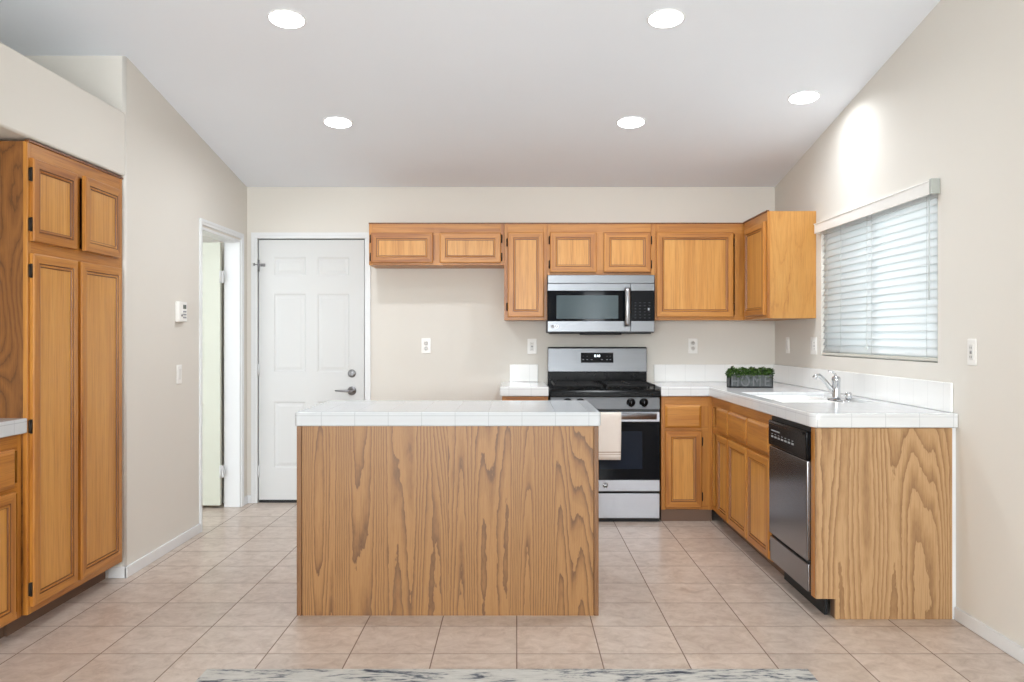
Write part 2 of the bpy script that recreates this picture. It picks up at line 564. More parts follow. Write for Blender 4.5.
# little room beyond the side doorway
mb = MB()
mb.box(-4.2, -4.08, 4.71, YB, 0, 2.70, M['wall'])
struct(mb, 'wall_closet')

# baseboards
BH = 0.060
def board(name, x0, x1, y0, y1):
    b = MB(); b.box(x0, x1, y0, y1, 0, BH, M['trimw'], 0.004, 2)
    return struct(b, name)
board('baseboard_right', XR - 0.014, XR, YREAR, 3.918)
b = MB()
b.box(XL, XL + 0.014, AY - 0.014, LY0 - 0.036, 0, BH, M['trimw'], 0.003, 2)
b.box(-2.155, XL + 0.012, AY - 0.014, AY, 0, BH, M['trimw'], 0.003, 2)
struct(b, 'baseboard_left')
b = MB()
b.box(DX1 + 0.05, -0.102, YB - 0.014, YB, 0, BH, M['trimw'], 0.003, 2)
b.box(XL, DX0 - 0.05, YB - 0.014, YB, 0, BH, M['trimw'], 0.003, 2)
b.box(XL, XL + 0.014, LY1 + 0.040, YB - 0.014, 0, BH, M['trimw'], 0.003, 2)
struct(b, 'baseboard_back')

# door casings
def casing_u(u0, u1, z, w, place, m=M['trimw'], th=0.016):
    """U-shaped casing with a raised outer back band"""
    b = MB()
    place(b, [(u0 - w, 0), (u0, 0), (u0, z), (u1, z), (u1, 0), (u1 + w, 0), (u1 + w, z + w), (u0 - w, z + w)], 0.0, th * 0.7, m)
    o = w * 0.45
    place(b, [(u0 - w, 0), (u0 - o, 0), (u0 - o, z + o), (u1 + o, z + o), (u1 + o, 0), (u1 + w, 0), (u1 + w, z + w), (u0 - w, z + w)], th * 0.7, th, m)
    return b
b = casing_u(DX0 - 0.004, DX1 + 0.004, DZ + 0.004, 0.045, lambda b, p, a, c, m: b.prism(p, 1, YB - a, YB - c, m))
b.prism([(DX0 - 0.012, 0), (DX0 - 0.003, 0), (DX0 - 0.003, DZ + 0.003), (DX1 + 0.003, DZ + 0.003), (DX1 + 0.003, 0), (DX1 + 0.012, 0), (DX1 + 0.012, DZ + 0.012), (DX0 - 0.012, DZ + 0.012)], 1, YB, YB + 0.12, M['trimw'])
struct(b, 'trim_1', bevel=0.003)
b = casing_u(LY0 + 0.004, LY1 - 0.004, LZ + 0.012, 0.038, lambda b, p, a, c, m: b.prism(p, 0, XL + a, XL + c, m))
b.prism([(LY0, 0), (LY0 + 0.018, 0), (LY0 + 0.018, LZ - 0.018), (LY1 - 0.018, LZ - 0.018), (LY1 - 0.018, 0), (LY1, 0), (LY1, LZ), (LY0, LZ)], 0, XL - 0.12, XL, M['trimw'])
struct(b, 'trim_2', bevel=0.003)

# six-panel doors
def six_panel(w, h, m, t=0.036):
    """slab: front face at y=0 facing -y, x 0..w, z 0..h"""
    b = MB()
    xs = [0.0, 0.115, 0.115 + (w - 0.32) / 2, w - 0.115 - (w - 0.32) / 2, w - 0.115, w]
    zs = [0.0, 0.245, 0.755, 0.98, 1.585, 1.725, 1.865, h]
    pr = {1, 3, 5}
    for i in range(5):
        for j in range(7):
            x0, x1, z0, z1 = xs[i], xs[i + 1], zs[j], zs[j + 1]
            for side in (0, 1):
                Y = lambda d: d if side == 0 else t - d
                if i in (1, 3) and j in pr:
                    rings = []
                    for ins, d in ((0, 0), (0.010, 0.006), (0.022, 0.006), (0.040, 0.002)):
                        rings.append([(x0 + ins, Y(d), z0 + ins), (x1 - ins, Y(d), z0 + ins), (x1 - ins, Y(d), z1 - ins), (x0 + ins, Y(d), z1 - ins)])
                    b.loops(rings, m)
                else:
                    b.face([(x0, Y(0), z0), (x1, Y(0), z0), (x1, Y(0), z1), (x0, Y(0), z1)], m)
    for x in (0, w):
        b.face([(x, 0, 0), (x, t, 0), (x, t, h), (x, 0, h)], m)
    for z in (0, h):
        b.face([(0, 0, z), (w, 0, z), (w, t, z), (0, t, z)], m)
    bmesh.ops.remove_doubles(b.bm, verts=b.bm.verts[:], dist=1e-5)
    return b
dw = DX1 - DX0 - 0.008
d1 = struct(six_panel(dw, 1.999, M['doorw']), 'door_1', loc=(DX0 + 0.004, YB + 0.012, 0.022))
def lever(b_parent, x, z):
    b = MB()
    b.lathe([(0.0, 0.0), (0.034, 0.0), (0.034, -0.006), (0.030, -0.011), (0.014, -0.013), (0.012, -0.045), (0.0, -0.045)], M['nickel'], (x, 0, z), 1, 28)
    b.tube([(x, -0.044, z), (x - 0.03, -0.05, z + 0.001), (x - 0.075, -0.052, z + 0.002), (x - 0.118, -0.050, z + 0.004)], [0.011, 0.010, 0.009, 0.006], M['nickel'], 12)
    return b.build('lever_handle', b_parent)
lever(d1, dw - 0.094, 0.838)
b = MB()
b.lathe([(0, 0), (0.031, 0), (0.031, -0.006), (0.025, -0.014), (0.0, -0.015)], M['nickel'], (dw - 0.094, 0, 0.972), 1, 28)
b.box(dw - 0.099, dw - 0.089, -0.032, -0.014, 0.956, 0.988, M['nickel'], 0.003)
b.build('deadbolt', d1)
for z in (0.22, 1.0, 1.80):
    b = MB()
    b.tube([(0.0, -0.006, z - 0.045), (0.0, -0.006, z + 0.045)], 0.006, M['nickel'] if z > 1.7 else M['trimw'], 10)
    b.build('hinge', d1)
b = MB()
b.box(0.012, 0.05, -0.006, 0.0, 1.793, 1.817, M['nickel'], 0.002)
b.tube([(0.045, -0.008, 1.805), (0.0, -0.020, 1.806), (-0.035, -0.022, 1.808)], 0.004, M['nickel'], 8)
b.box(-0.040, -0.024, -0.028, -0.017, 1.796, 1.820, M['nickel'], 0.002)
b.build('latch', d1)
b = MB(); b.box(0.0, dw, -0.002, 0.04, -0.022, -0.001, M['blackm'], 0.002); b.build('threshold', d1)
b = MB()
b.box(-0.006, 0.02, 0.037, 0.06, -0.02, 2.012, M['blackm']); b.box(dw - 0.02, dw + 0.006, 0.037, 0.06, -0.02, 2.012, M['blackm']); b.box(0.02, dw - 0.02, 0.037, 0.06, 1.975, 2.012, M['blackm'])
b.build('gap_blocker', d1)  # added dark frame behind the slab; blocks outside light in the door gap
# side door, open into the closet: leaf at right angles to the left wall
d2 = struct(six_panel(0.72, 1.955, M['leafw']), 'door_2', loc=(-2.206 - 0.72, LY1 - 0.060, 0.022))
for z in (0.25, 1.70):
    b = MB()
    b.tube([(0.724, -0.004, z - 0.045), (0.724, -0.004, z + 0.045)], 0.006, M['trimw'], 10)
    b.box(0.700, 0.742, 0.005, 0.030, z - 0.045, z + 0.045, M['trimw'], 0.001)
    b.build('hinge', d2)

# right window: vinyl frame and glass deep in the reveal
b = MB()
x0, x1 = XR + 0.085, XR + 0.12
for (y0, y1, z0, z1) in ((WY0, WY1, WZ0, WZ0 + 0.045), (WY0, WY1, WZ1 - 0.045, WZ1), (WY0, WY0 + 0.045, WZ0 + 0.045, WZ1 - 0.045), (WY1 - 0.045, WY1, WZ0 + 0.045, WZ1 - 0.045), ((WY0 + WY1) / 2 - 0.025, (WY0 + WY1) / 2 + 0.025, WZ0 + 0.045, WZ1 - 0.045)):
    b.box(x0, x1, y0, y1, z0, z1, M['trimw'], 0.004)
w1 = struct(b, 'window_1')
for (y0, y1) in ((WY0 + 0.045, (WY0 + WY1) / 2 - 0.025), ((WY0 + WY1) / 2 + 0.025, WY1 - 0.045)):
    b = MB(); b.box(XR + 0.100, XR + 0.106, y0, y1, WZ0 + 0.045, WZ1 - 0.045, M['glass'])
    b.build('pane', w1)

# ================================================================== cabinets
def raised_door(w, h, hinge='L', t=0.02, drawer=False):
    """front frame and flat field; local x 0..w, z 0..h, back at y=0, front at y=-t"""
    b = MB()
    def ring(i, y):
        return [(i, y, i), (w - i, y, i), (w - i, y, h - i), (i, y, h - i)]
    if drawer:
        prof = [(0, 0), (0, -0.011), (0.004, -0.014), (0.016, -t)]
    else:
        fw = min(0.040, w * 0.2, h * 0.2)
        prof = [(0, 0), (0, -t + 0.005), (0.002, -t + 0.0015), (0.006, -t), (fw, -t), (fw + 0.001, -t + 0.005), (fw + 0.004, -t + 0.005), (fw + 0.006, -t + 0.002), (fw + 0.013, -t + 0.003), (fw + 0.014, -t + 0.0085), (fw + 0.017, -t + 0.0085)]
    rings = [ring(i, y) for i, y in prof]
    mv, mh = (M['oakh'], M['oakh']) if drawer else (M['oakv'], M['oakh'])
    b.loops(rings, M['oakh'] if drawer else M['oakf'], True, True, False, [mh, mv, mh, mv])
    if not drawer:      # darker oak in the two grooves
        md = b.mi(M['oakd'])
        b.bm.faces.ensure_lookup_table()
        for r in (4, 5, 8, 9):
            for k in range(4):
                b.bm.faces[r * 4 + k].material_index = md
    return b

def hinge_mb(x, z, t=0.02):
    b = MB()
    b.box(x - 0.007, x + 0.007, -0.007, 0.001, z - 0.028, z + 0.028, M['hinge'], 0.003)
    b.tube([(x, -0.009, z - 0.030), (x, -0.009, z + 0.030)], 0.005, M['hinge'], 8)
    return b

def cabinet(name, label, cat, loc, rotz, w, d, z0, z1, doors=(), drawers=(), stiles=(), rails=(), kick=0.0, side=None, group=None, toe=0.075, kickmat=None, crown=False, open_top=False):
    """local origin at the front left of the face frame at floor height; x 0..w, y 0..d, z absolute"""
    root = thing(name, label, cat, loc, rotz, group)
    side = side or M['oakv']
    b = MB()
    T = 0.016
    b.box(0, T, 0.019, d, z0, z1, side)
    b.box(w - T, w, 0.019, d, z0, z1, side)
    b.box(T, w - T, d - 0.008, d, z0, z1, M['inside'])
    b.box(T, w - T, 0.019, d - 0.008, z0, z0 + T, M['oakh'])
    if not open_top:
        b.box(T, w - T, 0.019, d - 0.008, z1 - T, z1, M['oakh'])
    else:
        b.box(T, w - T, 0.019, 0.10, z1 - T, z1, M['oakh'])
    b.build('carcass', root)
    f = MB()
    f.box(0, 0.028, 0, 0.019, z0, z1, M['oakv'])
    f.box(w - 0.028, w, 0, 0.019, z0, z1, M['oakv'])
    for (a, c) in rails:
        f.box(0.028, w - 0.028, 0, 0.019, a, c, M['oakh'])
    for (a, c) in stiles:
        f.box(a, c, 0.0004, 0.0186, z0 + 0.001, z1 - 0.001, M['oakv'])
    f.build('face_frame', root, bevel=0.0012)
    if crown:
        c = MB(); c.box(-0.002, w + 0.002, -0.007, 0.012, z1 - 0.003, z1 + 0.007, M['oakd'], 0.002); c.build('top_moulding', root)
    if kick:
        k = MB(); k.box(0.0, w, toe, toe + 0.014, 0.0, z0, kickmat or M['kick']); k.build('toe_kick', root)
    for q in doors:
        x0, x1, a, c, hs = q[:5]
        ang = q[5] if len(q) > 5 else 0.0
        W_, H_ = x1 - x0, c - a
        dmb = raised_door(W_, H_)
        if hs in 'Rr':
            for v in dmb.bm.verts: v.co.x -= W_
            o = dmb.build('door', root, (x1, -0.001, a), (0, 0, ang)); hx = -W_ + W_ + 0.004
        else:
            o = dmb.build('door', root, (x0, -0.001, a), (0, 0, -ang)); hx = -0.004
        dz = min(0.075, H_ * 0.2)
        for z in (((dz, H_ - dz) if H_ < 1.2 else (dz, H_ * 0.51, H_ - dz)) if hs in 'LR' else ()):
            hinge_mb(hx, z).build('hinge', o)
    for (x0, x1, a, c) in drawers:
        raised_door(x1 - x0, c - a, drawer=True).build('drawer_front', root, (x0, -0.001, a))
    return root

UT = 2.104      # top of the upper cabinets
YU = 6.37       # plane of their face frames
UD = YB - YU - 0.002
cabinet('wall_cabinet', 'long low two-door oak wall cabinet over the empty refrigerator space', 'cabinet', (-1.08, YU, 0), 0, 0.988, UD, 1.80, UT,
        doors=[(0.016, 0.470, 1.815, 2.036, 'L'), (0.520, 0.966, 1.815, 2.036, 'R')], stiles=[(0.455, 0.535)], rails=[(1.80, 1.835), (2.02, UT)], side=M['oaksp'], crown=True)
cabinet('wall_cabinet', 'tall narrow single-door oak wall cabinet left of the microwave', 'cabinet', (-0.090, YU, 0), 0, 0.313, UD, 1.398, UT,
        doors=[(0.026, 0.290, 1.420, 2.040, 'L')], rails=[(1.398, 1.435), (2.025, UT)], side=M['oaksp'], crown=True)
cabinet('wall_cabinet', 'short two-door oak wall cabinet directly above the microwave', 'cabinet', (0.2235, YU, 0), 0, 0.789, UD, 1.728, UT,
        doors=[(0.022, 0.360, 1.746, 2.040, 'L'), (0.414, 0.758, 1.746, 2.040, 'R')], stiles=[(0.345, 0.43)], rails=[(1.728, 1.765), (2.025, UT)], side=M['oaksp'], crown=True)
cabinet('wall_cabinet', 'oak wall cabinet with one wide square door, right of the microwave', 'cabinet', (1.013, YU, 0), 0, 0.971, UD, 1.398, UT,
        doors=[(0.010, 0.572, 1.420, 2.040, 'R')], stiles=[(0.585, 0.66)], rails=[(1.398, 1.435), (2.025, UT)], side=M['oaksp'], crown=True)
cabinet('wall_cabinet', 'oak wall cabinet fixed to the window wall, plain side facing out', 'cabinet', (1.662, YU - 0.022, 0), R(-90), 0.588, XR - 1.662 - 0.002, 1.398, UT + 0.004,
        doors=[(0.07, 0.558, 1.420, 2.045, 'L')], rails=[(1.398, 1.435), (2.025, UT)], side=M['oaksp'], crown=True)

# ---- pantry in the left recess
cabinet('pantry_cabinet', 'tall four-door oak pantry standing in the left wall recess', 'cabinet', (-2.080, 3.70, 0), R(90), 0.888, 0.605, 0.09, 2.108,
        doors=[(0.016, 0.385, 1.684, 2.040, 'L'), (0.432, 0.830, 1.684, 2.040, 'r', R(2.2)), (0.016, 0.390, 0.122, 1.632, 'L'), (0.424, 0.846, 0.122, 1.632, 'r')],
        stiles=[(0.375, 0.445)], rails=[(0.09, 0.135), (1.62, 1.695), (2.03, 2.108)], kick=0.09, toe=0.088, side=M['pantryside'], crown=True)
# ---- base cabinets
DRZ, DOZ = (0.647, 0.806), (0.098, 0.628)
BR = [(0.085, 0.115), (0.615, 0.66), (0.795, 0.862)]
YBF = 6.01
cabinet('base_cabinet', 'oak base cabinet with drawer, beside the pantry at the left edge', 'cabinet', (-2.105, 2.90, 0), R(90), 0.797, 0.585, 0.085, 0.862,
        doors=[(0.035, 0.360, *DOZ, 'L'), (0.400, 0.728, *DOZ, 'R')], drawers=[(0.035, 0.360, *DRZ), (0.400, 0.728, *DRZ)], stiles=[(0.35, 0.41)], rails=BR, kick=0.085)
cabinet('base_cabinet', 'narrow oak base cabinet left of the range, behind the island', 'cabinet', (-0.100, YBF, 0), 0, 0.318, 0.665, 0.085, 0.862,
        doors=[(0.026, 0.292, *DOZ, 'L')], drawers=[(0.026, 0.292, *DRZ)], rails=BR, kick=0.085)
cabinet('base_cabinet', 'oak base cabinet with one drawer and one door, right of the range', 'cabinet', (1.000, YBF, 0), 0, 0.351, 0.665, 0.080, 0.862, toe=0.012,
        doors=[(0.024, 0.277, *DOZ, 'R')], drawers=[(0.024, 0.274, *DRZ)], stiles=[(0.265, 0.34)], rails=BR, kick=0.085)
cabinet('base_cabinet', 'oak corner base cabinet with a slim door on the sink run', 'cabinet', (1.351, YBF, 0), R(-90), 0.520, 0.61, 0.085, 0.862,
        doors=[(0.225, 0.510, *DOZ, 'L')], drawers=[(0.225, 0.510, *DRZ)], stiles=[(0.12, 0.235)], rails=BR, kick=0.085)
cabinet('base_cabinet', 'two-door oak base cabinet under the sink, beside the dishwasher', 'cabinet', (1.351, 5.489, 0), R(-90), 0.894, 0.61, 0.085, 0.862,
        doors=[(0.008, 0.442, *DOZ, 'L'), (0.458, 0.886, *DOZ, 'R')], drawers=[(0.008, 0.442, *DRZ), (0.458, 0.886, *DRZ)], stiles=[(0.43, 0.47)], rails=BR, kick=0.085, open_top=True)
# ---- end panel of the sink run
ep = thing('end_panel', 'pale wavy-grained oak end panel closing the sink run beside the dishwasher', 'panel', (1.351, 3.924, 0))
b = MB()
b.prism([(0, 0.092), (0.088, 0.092), (0.088, 0.0), (0.615, 0.0), (0.615, 0.863), (0, 0.863)], 1, 0.0, 0.020, M['endply'])
b.build('veneer_sheet', ep, bevel=0.0015)
b = MB(); b.box(-0.002, 0.019, 0.0205, 0.060, 0.092, 0.863, M['oakv'], 0.001); b.build('filler_stile', ep)
b = MB(); b.box(0.6155, 0.6325, 0.004, 0.014, 0.0, 0.863, M['trimw']); b.build('scribe_strip', ep)
b = MB(); b.box(0.088, 0.10, 0.0205, 0.065, 0.0, 0.092, M['kick']); b.build('toe_kick', ep)

# ---- island
isl = thing('kitchen_island', 'freestanding kitchen island with bookmatched oak veneer back panel', 'kitchen island', (-1.0045, 3.978, 0))
IW, ID = 1.380, 0.70
b = MB(); b.box(0.024, IW - 0.024, 0.0, 0.008, 0.0, 0.866, M['islandply'])
b.build('back_panel', isl)
for x0, x1 in ((0.0, 0.0215), (IW - 0.0215, IW)):
    b = MB(); b.box(x0, x1, -0.003, 0.03, 0.0, 0.866, M['islandtrim'], 0.002); b.build('corner_trim', isl)
b = MB()
b.box(0.0015, 0.016, 0.030, ID, 0.0, 0.866, M['oaksp'])
b.box(IW - 0.016, IW - 0.0015, 0.030, ID, 0.0, 0.866, M['oaksp'])
b.box(0.016, IW - 0.016, 0.0085, 0.02, 0.0, 0.866, M['inside'])
b.box(0.016, IW - 0.016, 0.02, ID - 0.02, 0.09, 0.106, M['inside'])
b.build('carcass', isl)
b = MB()
b.box(0.016, IW - 0.016, ID - 0.09, ID - 0.075, 0.0, 0.09, M['kick']); b.build('toe_kick', isl)
b = MB()
for x in (0.016, 0.451, 0.906, IW - 0.054):
    b.box(x, x + 0.038, ID - 0.02, ID - 0.001, 0.09, 0.866, M['oakv'])
for a, c in ((0.09, 0.12), (0.615, 0.66), (0.80, 0.866)):
    b.box(0.054, IW - 0.054, ID - 0.019, ID - 0.0015, a, c, M['oakh'])
b.build('face_frame', isl)
for x in (0.035, 0.475, 0.925):
    w_ = 0.42
    raised_door(w_, 0.53).build('door', isl, (x + w_, ID, 0.098), (0, 0, PI))
    raised_door(w_, 0.16, drawer=True).build('drawer_front', isl, (x + w_, ID, 0.647), (0, 0, PI))

# ================================================================== counters
def cells(xs, ys, solid, z0, z1, m):
    b = MB()
    V = {}
    def v(x, y, z):
        k = (round(x, 5), round(y, 5), round(z, 5))
        if k not in V: V[k] = b.bm.verts.new(k)
        return V[k]
    i_m = b.mi(m)
    nx, ny = len(xs) - 1, len(ys) - 1
    S_ = [[solid((xs[i] + xs[i + 1]) / 2, (ys[j] + ys[j + 1]) / 2) for j in range(ny)] for i in range(nx)]
    g = lambda i, j: 0 <= i < nx and 0 <= j < ny and S_[i][j]
    def F(*q):
        f = b.bm.faces.new([v(*p) for p in q]); f.material_index = i_m
    for i in range(nx):
        for j in range(ny):
            if not S_[i][j]: continue
            a, c, d, e = xs[i], xs[i + 1], ys[j], ys[j + 1]
            F((a, d, z1), (c, d, z1), (c, e, z1), (a, e, z1))
            F((a, e, z0), (c, e, z0), (c, d, z0), (a, d, z0))
            if not g(i - 1, j): F((a, e, z0), (a, d, z0), (a, d, z1), (a, e, z1))
            if not g(i + 1, j): F((c, d, z0), (c, e, z0), (c, e, z1), (c, d, z1))
            if not g(i, j - 1): F((a, d, z0), (c, d, z0), (c, d, z1), (a, d, z1))
            if not g(i, j + 1): F((c, e, z0), (a, e, z0), (a, e, z1), (c, e, z1))
    return b
def round_corner(b, pts, off=0.03, seg=5):
    es = [e for e in b.bm.edges if abs(e.verts[0].co.z - e.verts[1].co.z) > 0.01 and any(abs(e.verts[0].co.x - p[0]) < 1e-4 and abs(e.verts[0].co.y - p[1]) < 1e-4 for p in pts)]
    r = bmesh.ops.bevel(b.bm, geom=es, offset=off, segments=seg, profile=0.5, affect='EDGES')
    for f in r['faces']: f.smooth = True
CT, CB = 0.930, 0.866
SX0, SX1, SY0, SY1 = 1.405, 1.915, 4.58, 5.42
b = cells([0.995, 1.326, SX0, SX1, XR - 0.001], [3.905, SY0, SY1, 5.985, YB - 0.001],
          lambda x, y: not (x < 1.326 and y < 5.985) and not (SX0 < x < SX1 and SY0 < y < SY1), CB, CT, white_tile('counter_tile_sink_run', 1.352, 3.98, 0.0, base=(220, 222, 223), gr=(188, 191, 193)))
round_corner(b, [(1.326, 3.905)], 0.042)
o = b.build('countertop', bevel=0.006, seg=3)
tag(o, 'white tiled L-shaped countertop around the corner and sink', 'countertop')
IX0, IX1, IY0, IY1 = -1.012, 0.385, 3.966, 4.712
b = cells([IX0, IX1], [IY0, IY1], lambda x, y: True, 0.867, 0.931, white_tile('counter_tile_island', -0.890, 4.05, 0.0))
round_corner(b, [(IX0, IY0), (IX1, IY0), (IX0, IY1), (IX1, IY1)], 0.012, 3)
tag(b.build('countertop', bevel=0.006, seg=3), 'white tiled countertop on top of the kitchen island', 'countertop')
b = cells([-0.115, 0.221], [5.985, YB - 0.001], lambda x, y: True, CB, CT, white_tile('counter_tile_left_of_range', -0.052, 6.06, 0.0, base=(224, 226, 226), gr=(194, 196, 197)))
tag(b.build('countertop', bevel=0.006, seg=3), 'short piece of white tiled countertop left of the range', 'countertop')
b = cells([-2.698, -2.078], [2.88, 3.698], lambda x, y: True, CB, CT, white_tile('counter_tile_pantry', -2.30, 3.60, 0.0))
tag(b.build('countertop', bevel=0.006, seg=3), 'white countertop end beside the pantry at the left edge', 'countertop')
def splash(label, x0, x1, y0, y1, z1, ox, oy):
    b = MB(); b.box(x0, x1, y0, y1, CT + 0.001, z1, white_tile('splash_tile', ox, oy, CT - 0.012, base=(244, 244, 242), gr=(222, 223, 222)), 0.003)
    return tag(b.build('backsplash'), label, 'backsplash')
splash('white tile backsplash on the back wall right of the range', 1.055, XR - 0.014, YB - 0.013, YB - 0.001, 1.064, 1.14, 0)
splash('small white tile backsplash block left of the range', -0.053, 0.165, YB - 0.013, YB - 0.001, 1.064, 0.10, 0)
splash('long white tile backsplash under the window behind the faucet', XR - 0.013, XR - 0.001, 3.95, YB - 0.002, 1.066, 0, 4.02)

# ---- sink, set just below the tile
sk = thing('sink', 'white double-bowl sink set into the tiled countertop under the window', 'sink', (0, 0, 0))
def bowl(b, x0, x1, y0, y1, zt, depth, m):
    r = []
    for ins, z in ((0.0, zt), (0.006, zt - 0.004), (0.012, zt - 0.02), (0.022, zt - depth + 0.03), (0.05, zt - depth)):
        ring = []
        rad = 0.045
        for cx, cy, a0 in ((x1 - ins - rad, y1 - ins - rad, 0), (x0 + ins + rad, y1 - ins - rad, 90), (x0 + ins + rad, y0 + ins + rad, 180), (x1 - ins - rad, y0 + ins + rad, 270)):
            for k in range(5):
                a = R(a0 + 22.5 * k)
                ring.append((cx + rad * math.cos(a), cy + rad * math.sin(a), z))
        r.append(ring)
    b.loops(r, m, True, False, True)
    return r[0]
b = MB()
zt = 0.912
xs_ = (SX0 + 0.001, SX0 + 0.035, SX1 - 0.125, SX1 - 0.001)
ym = (SY0 + SY1) / 2
def rim(x0, x1, y0, y1):
    """flat deck around a rounded bowl opening: bridge the rounded loop to its bounding rectangle"""
    ring = bowl(b, x0, x1, y0, y1, zt, 0.19, M['sink'])
    n = 5
    cs = [(x1, y1), (x0, y1), (x0, y0), (x1, y0)]
    for q in range(4):
        arc = ring[q * n:(q + 1) * n]
        for k in range(n - 1):
            b.face([(cs[q][0], cs[q][1], zt), arc[k], arc[k + 1]], M['sink'])
bw = [(xs_[1], xs_[2], SY0 + 0.03, ym - 0.015), (xs_[1], xs_[2], ym + 0.015, SY1 - 0.03)]
for q in bw: rim(*q)
for (x0, x1, y0, y1) in ((xs_[0], xs_[1], SY0 + 0.001, SY1 - 0.001), (xs_[2], xs_[3], SY0 + 0.001, SY1 - 0.001), (xs_[1], xs_[2], SY0 + 0.001, SY0 + 0.03), (xs_[1], xs_[2], ym - 0.015, ym + 0.015), (xs_[1], xs_[2], SY1 - 0.03, SY1 - 0.001)):
    b.face([(x0, y0, zt), (x1, y0, zt), (x1, y1, zt), (x0, y1, zt)], M['sink'])
b.build('basin', sk)
for q in bw:
    b = MB(); b.lathe([(0.0, 0.002), (0.03, 0.004), (0.042, 0.004), (0.042, -0.004), (0.0, -0.004)], M['chrome'], ((q[0] + q[1]) / 2, (q[2] + q[3]) / 2, zt - 0.187), 2, 24)
    b.build('drain', sk)

# ---- faucet on the sink deck
FX, FY, FZ = 1.832, 4.985, zt
fa = thing('faucet', 'chrome single-lever kitchen faucet at the back of the sink', 'faucet', (FX, FY, FZ))
b = MB()
ring = lambda z, g: [((0.028 - g) * math.cos(a) , (0.125 - g) * math.sin(a) if abs(math.sin(a)) > 0.1 else 0.0, z) for a in [2 * PI * i / 32 for i in range(32)]]
b.loops([ring(0.0005, 0), ring(0.006, 0), ring(0.009, 0.004)], M['chrome'], True, True, False)
b.build('base_plate', fa)
b = MB()
b.lathe([(0.0, 0.007), (0.026, 0.007), (0.025, 0.02), (0.023, 0.06), (0.023, 0.105), (0.025, 0.108), (0.025, 0.126), (0.018, 0.136), (0.0, 0.138)], M['chrome'], (0, 0, 0), 2, 28)
b.build('body', fa)
sp = Vector((-0.235, 0.02, 0))
b = MB()
pts = [Vector((0, 0, 0.030)), sp * 0.25 + Vector((0, 0, 0.066)), sp * 0.5 + Vector((0, 0, 0.106)), sp * 0.66 + Vector((0, 0, 0.129)), sp * 0.80 + Vector((0, 0, 0.142)), sp * 0.92 + Vector((0, 0, 0.140)), sp + Vector((0, 0, 0.124))]
pts = [Vector((p.x * 0.52, p.y * 0.52, p.z)) for p in pts]
b.tube(pts, [0.014, 0.0135, 0.013, 0.0125, 0.012, 0.012, 0.013], M['chrome'], 14)
b.build('spout', fa)
b = MB()
b.tube([(0, 0, 0.132), (-0.008, 0.0, 0.150), (-0.022, 0.0, 0.162), (-0.045, 0.0, 0.168)], [0.009, 0.007, 0.006, 0.0045], M['chrome'], 10)
b.build('lever_handle', fa)
# side sprayer in its holder
sg = thing('sink_sprayer', 'short chrome sprayer head on the sink deck beside the faucet', 'sprayer', (1.855, 4.86, FZ))
b = MB(); b.lathe([(0, 0.0005), (0.024, 0.0005), (0.024, 0.006), (0.017, 0.012), (0.0, 0.012)], M['chrome'], (0, 0, 0), 2, 24); b.build('holder', sg)
b = MB(); b.lathe([(0, 0.0125), (0.015, 0.0125), (0.018, 0.03), (0.019, 0.044), (0.015, 0.052), (0.0, 0.054)], M['chrome'], (0, 0, 0), 2, 24); b.build('spray_head', sg)

# ================================================================== appliances
def text_mesh(txt, size, m, name, parent, loc, rot=(R(90), 0, 0), ext=0.0008, sx=1.0, al='CENTER'):
    c = bpy.data.curves.new('lettering', 'FONT')
    c.body = txt; c.size = size; c.extrude = ext
    c.align_x = al; c.align_y = 'CENTER'
    t = bpy.data.objects.new('lettering', c)
    COL.objects.link(t)
    dg = bpy.context.evaluated_depsgraph_get()
    me = bpy.data.meshes.new_from_object(t.evaluated_get(dg))
    bpy.data.objects.remove(t)
    me.materials.clear(); me.materials.append(m)
    for v in me.vertices: v.co.x *= sx
    o = bpy.data.objects.new(name, me)
    COL.objects.link(o)
    o.parent = parent; o.location = loc; o.rotation_euler = rot
    return o

# ---- gas range (local: x from centre, y 0 = front of the door, z absolute)
rg = thing('gas_range', 'stainless steel and black gas range standing under the microwave', 'range', (0.611, 5.985, 0))
HW = 0.379
b = MB(); b.box(-HW, HW, 0.045, 0.665, 0.03, 0.895, M['greyk'], 0.003); b.build('body', rg)
for x in (-0.33, 0.33):
    for y in (0.09, 0.60):
        b = MB(); b.lathe([(0, 0), (0.02, 0), (0.02, 0.008), (0.012, 0.012), (0.012, 0.032), (0, 0.032)], M['blackm'], (x, y, 0), 2, 14); b.build('foot', rg)
b = MB(); b.box(-HW + 0.006, HW - 0.006, 0.012, 0.046, 0.003, 0.20, M['blackm']); b.build('base_trim', rg)
b = MB(); b.box(-HW + 0.004, HW - 0.004, 0.0, 0.011, 0.026, 0.198, M['steell'], 0.004); b.build('drawer', rg)
# oven door
b = MB()
b.box(-HW + 0.004, HW - 0.004, 0.0, 0.042, 0.690, 0.758, M['steell'], 0.003)
b.box(-HW + 0.004, HW - 0.004, 0.0, 0.042, 0.212, 0.290, M['steell'], 0.003)
b.box(-HW + 0.004, HW - 0.004, 0.006, 0.042, 0.288, 0.692, M['glassk'])
dr = b.build('oven_door', rg)
b = MB(); b.box(-0.265, 0.255, 0.0035, 0.008, 0.365, 0.625, M['ovwin'], 0.001); b.build('window', dr)
b = MB()
b.loops([[(x, -0.048 + 0.011 * math.cos(a), 0.732 + 0.021 * math.sin(a)) for a in [2 * PI * k / 20 for k in range(20)]] for x in (-0.345, 0.345)], M['steell'], True, True, True)
for x in (-0.325, 0.325):
    b.box(x - 0.014, x + 0.014, -0.048, 0.002, 0.720, 0.744, M['steel'], 0.004)
b.build('handle', dr)
b = MB()
b.lathe([(0.0, -0.003), (0.0145, -0.003), (0.0145, 0.0), (0.0, 0.0)], M['greyk'], (0.0, 0.0, 0.254), 1, 28)
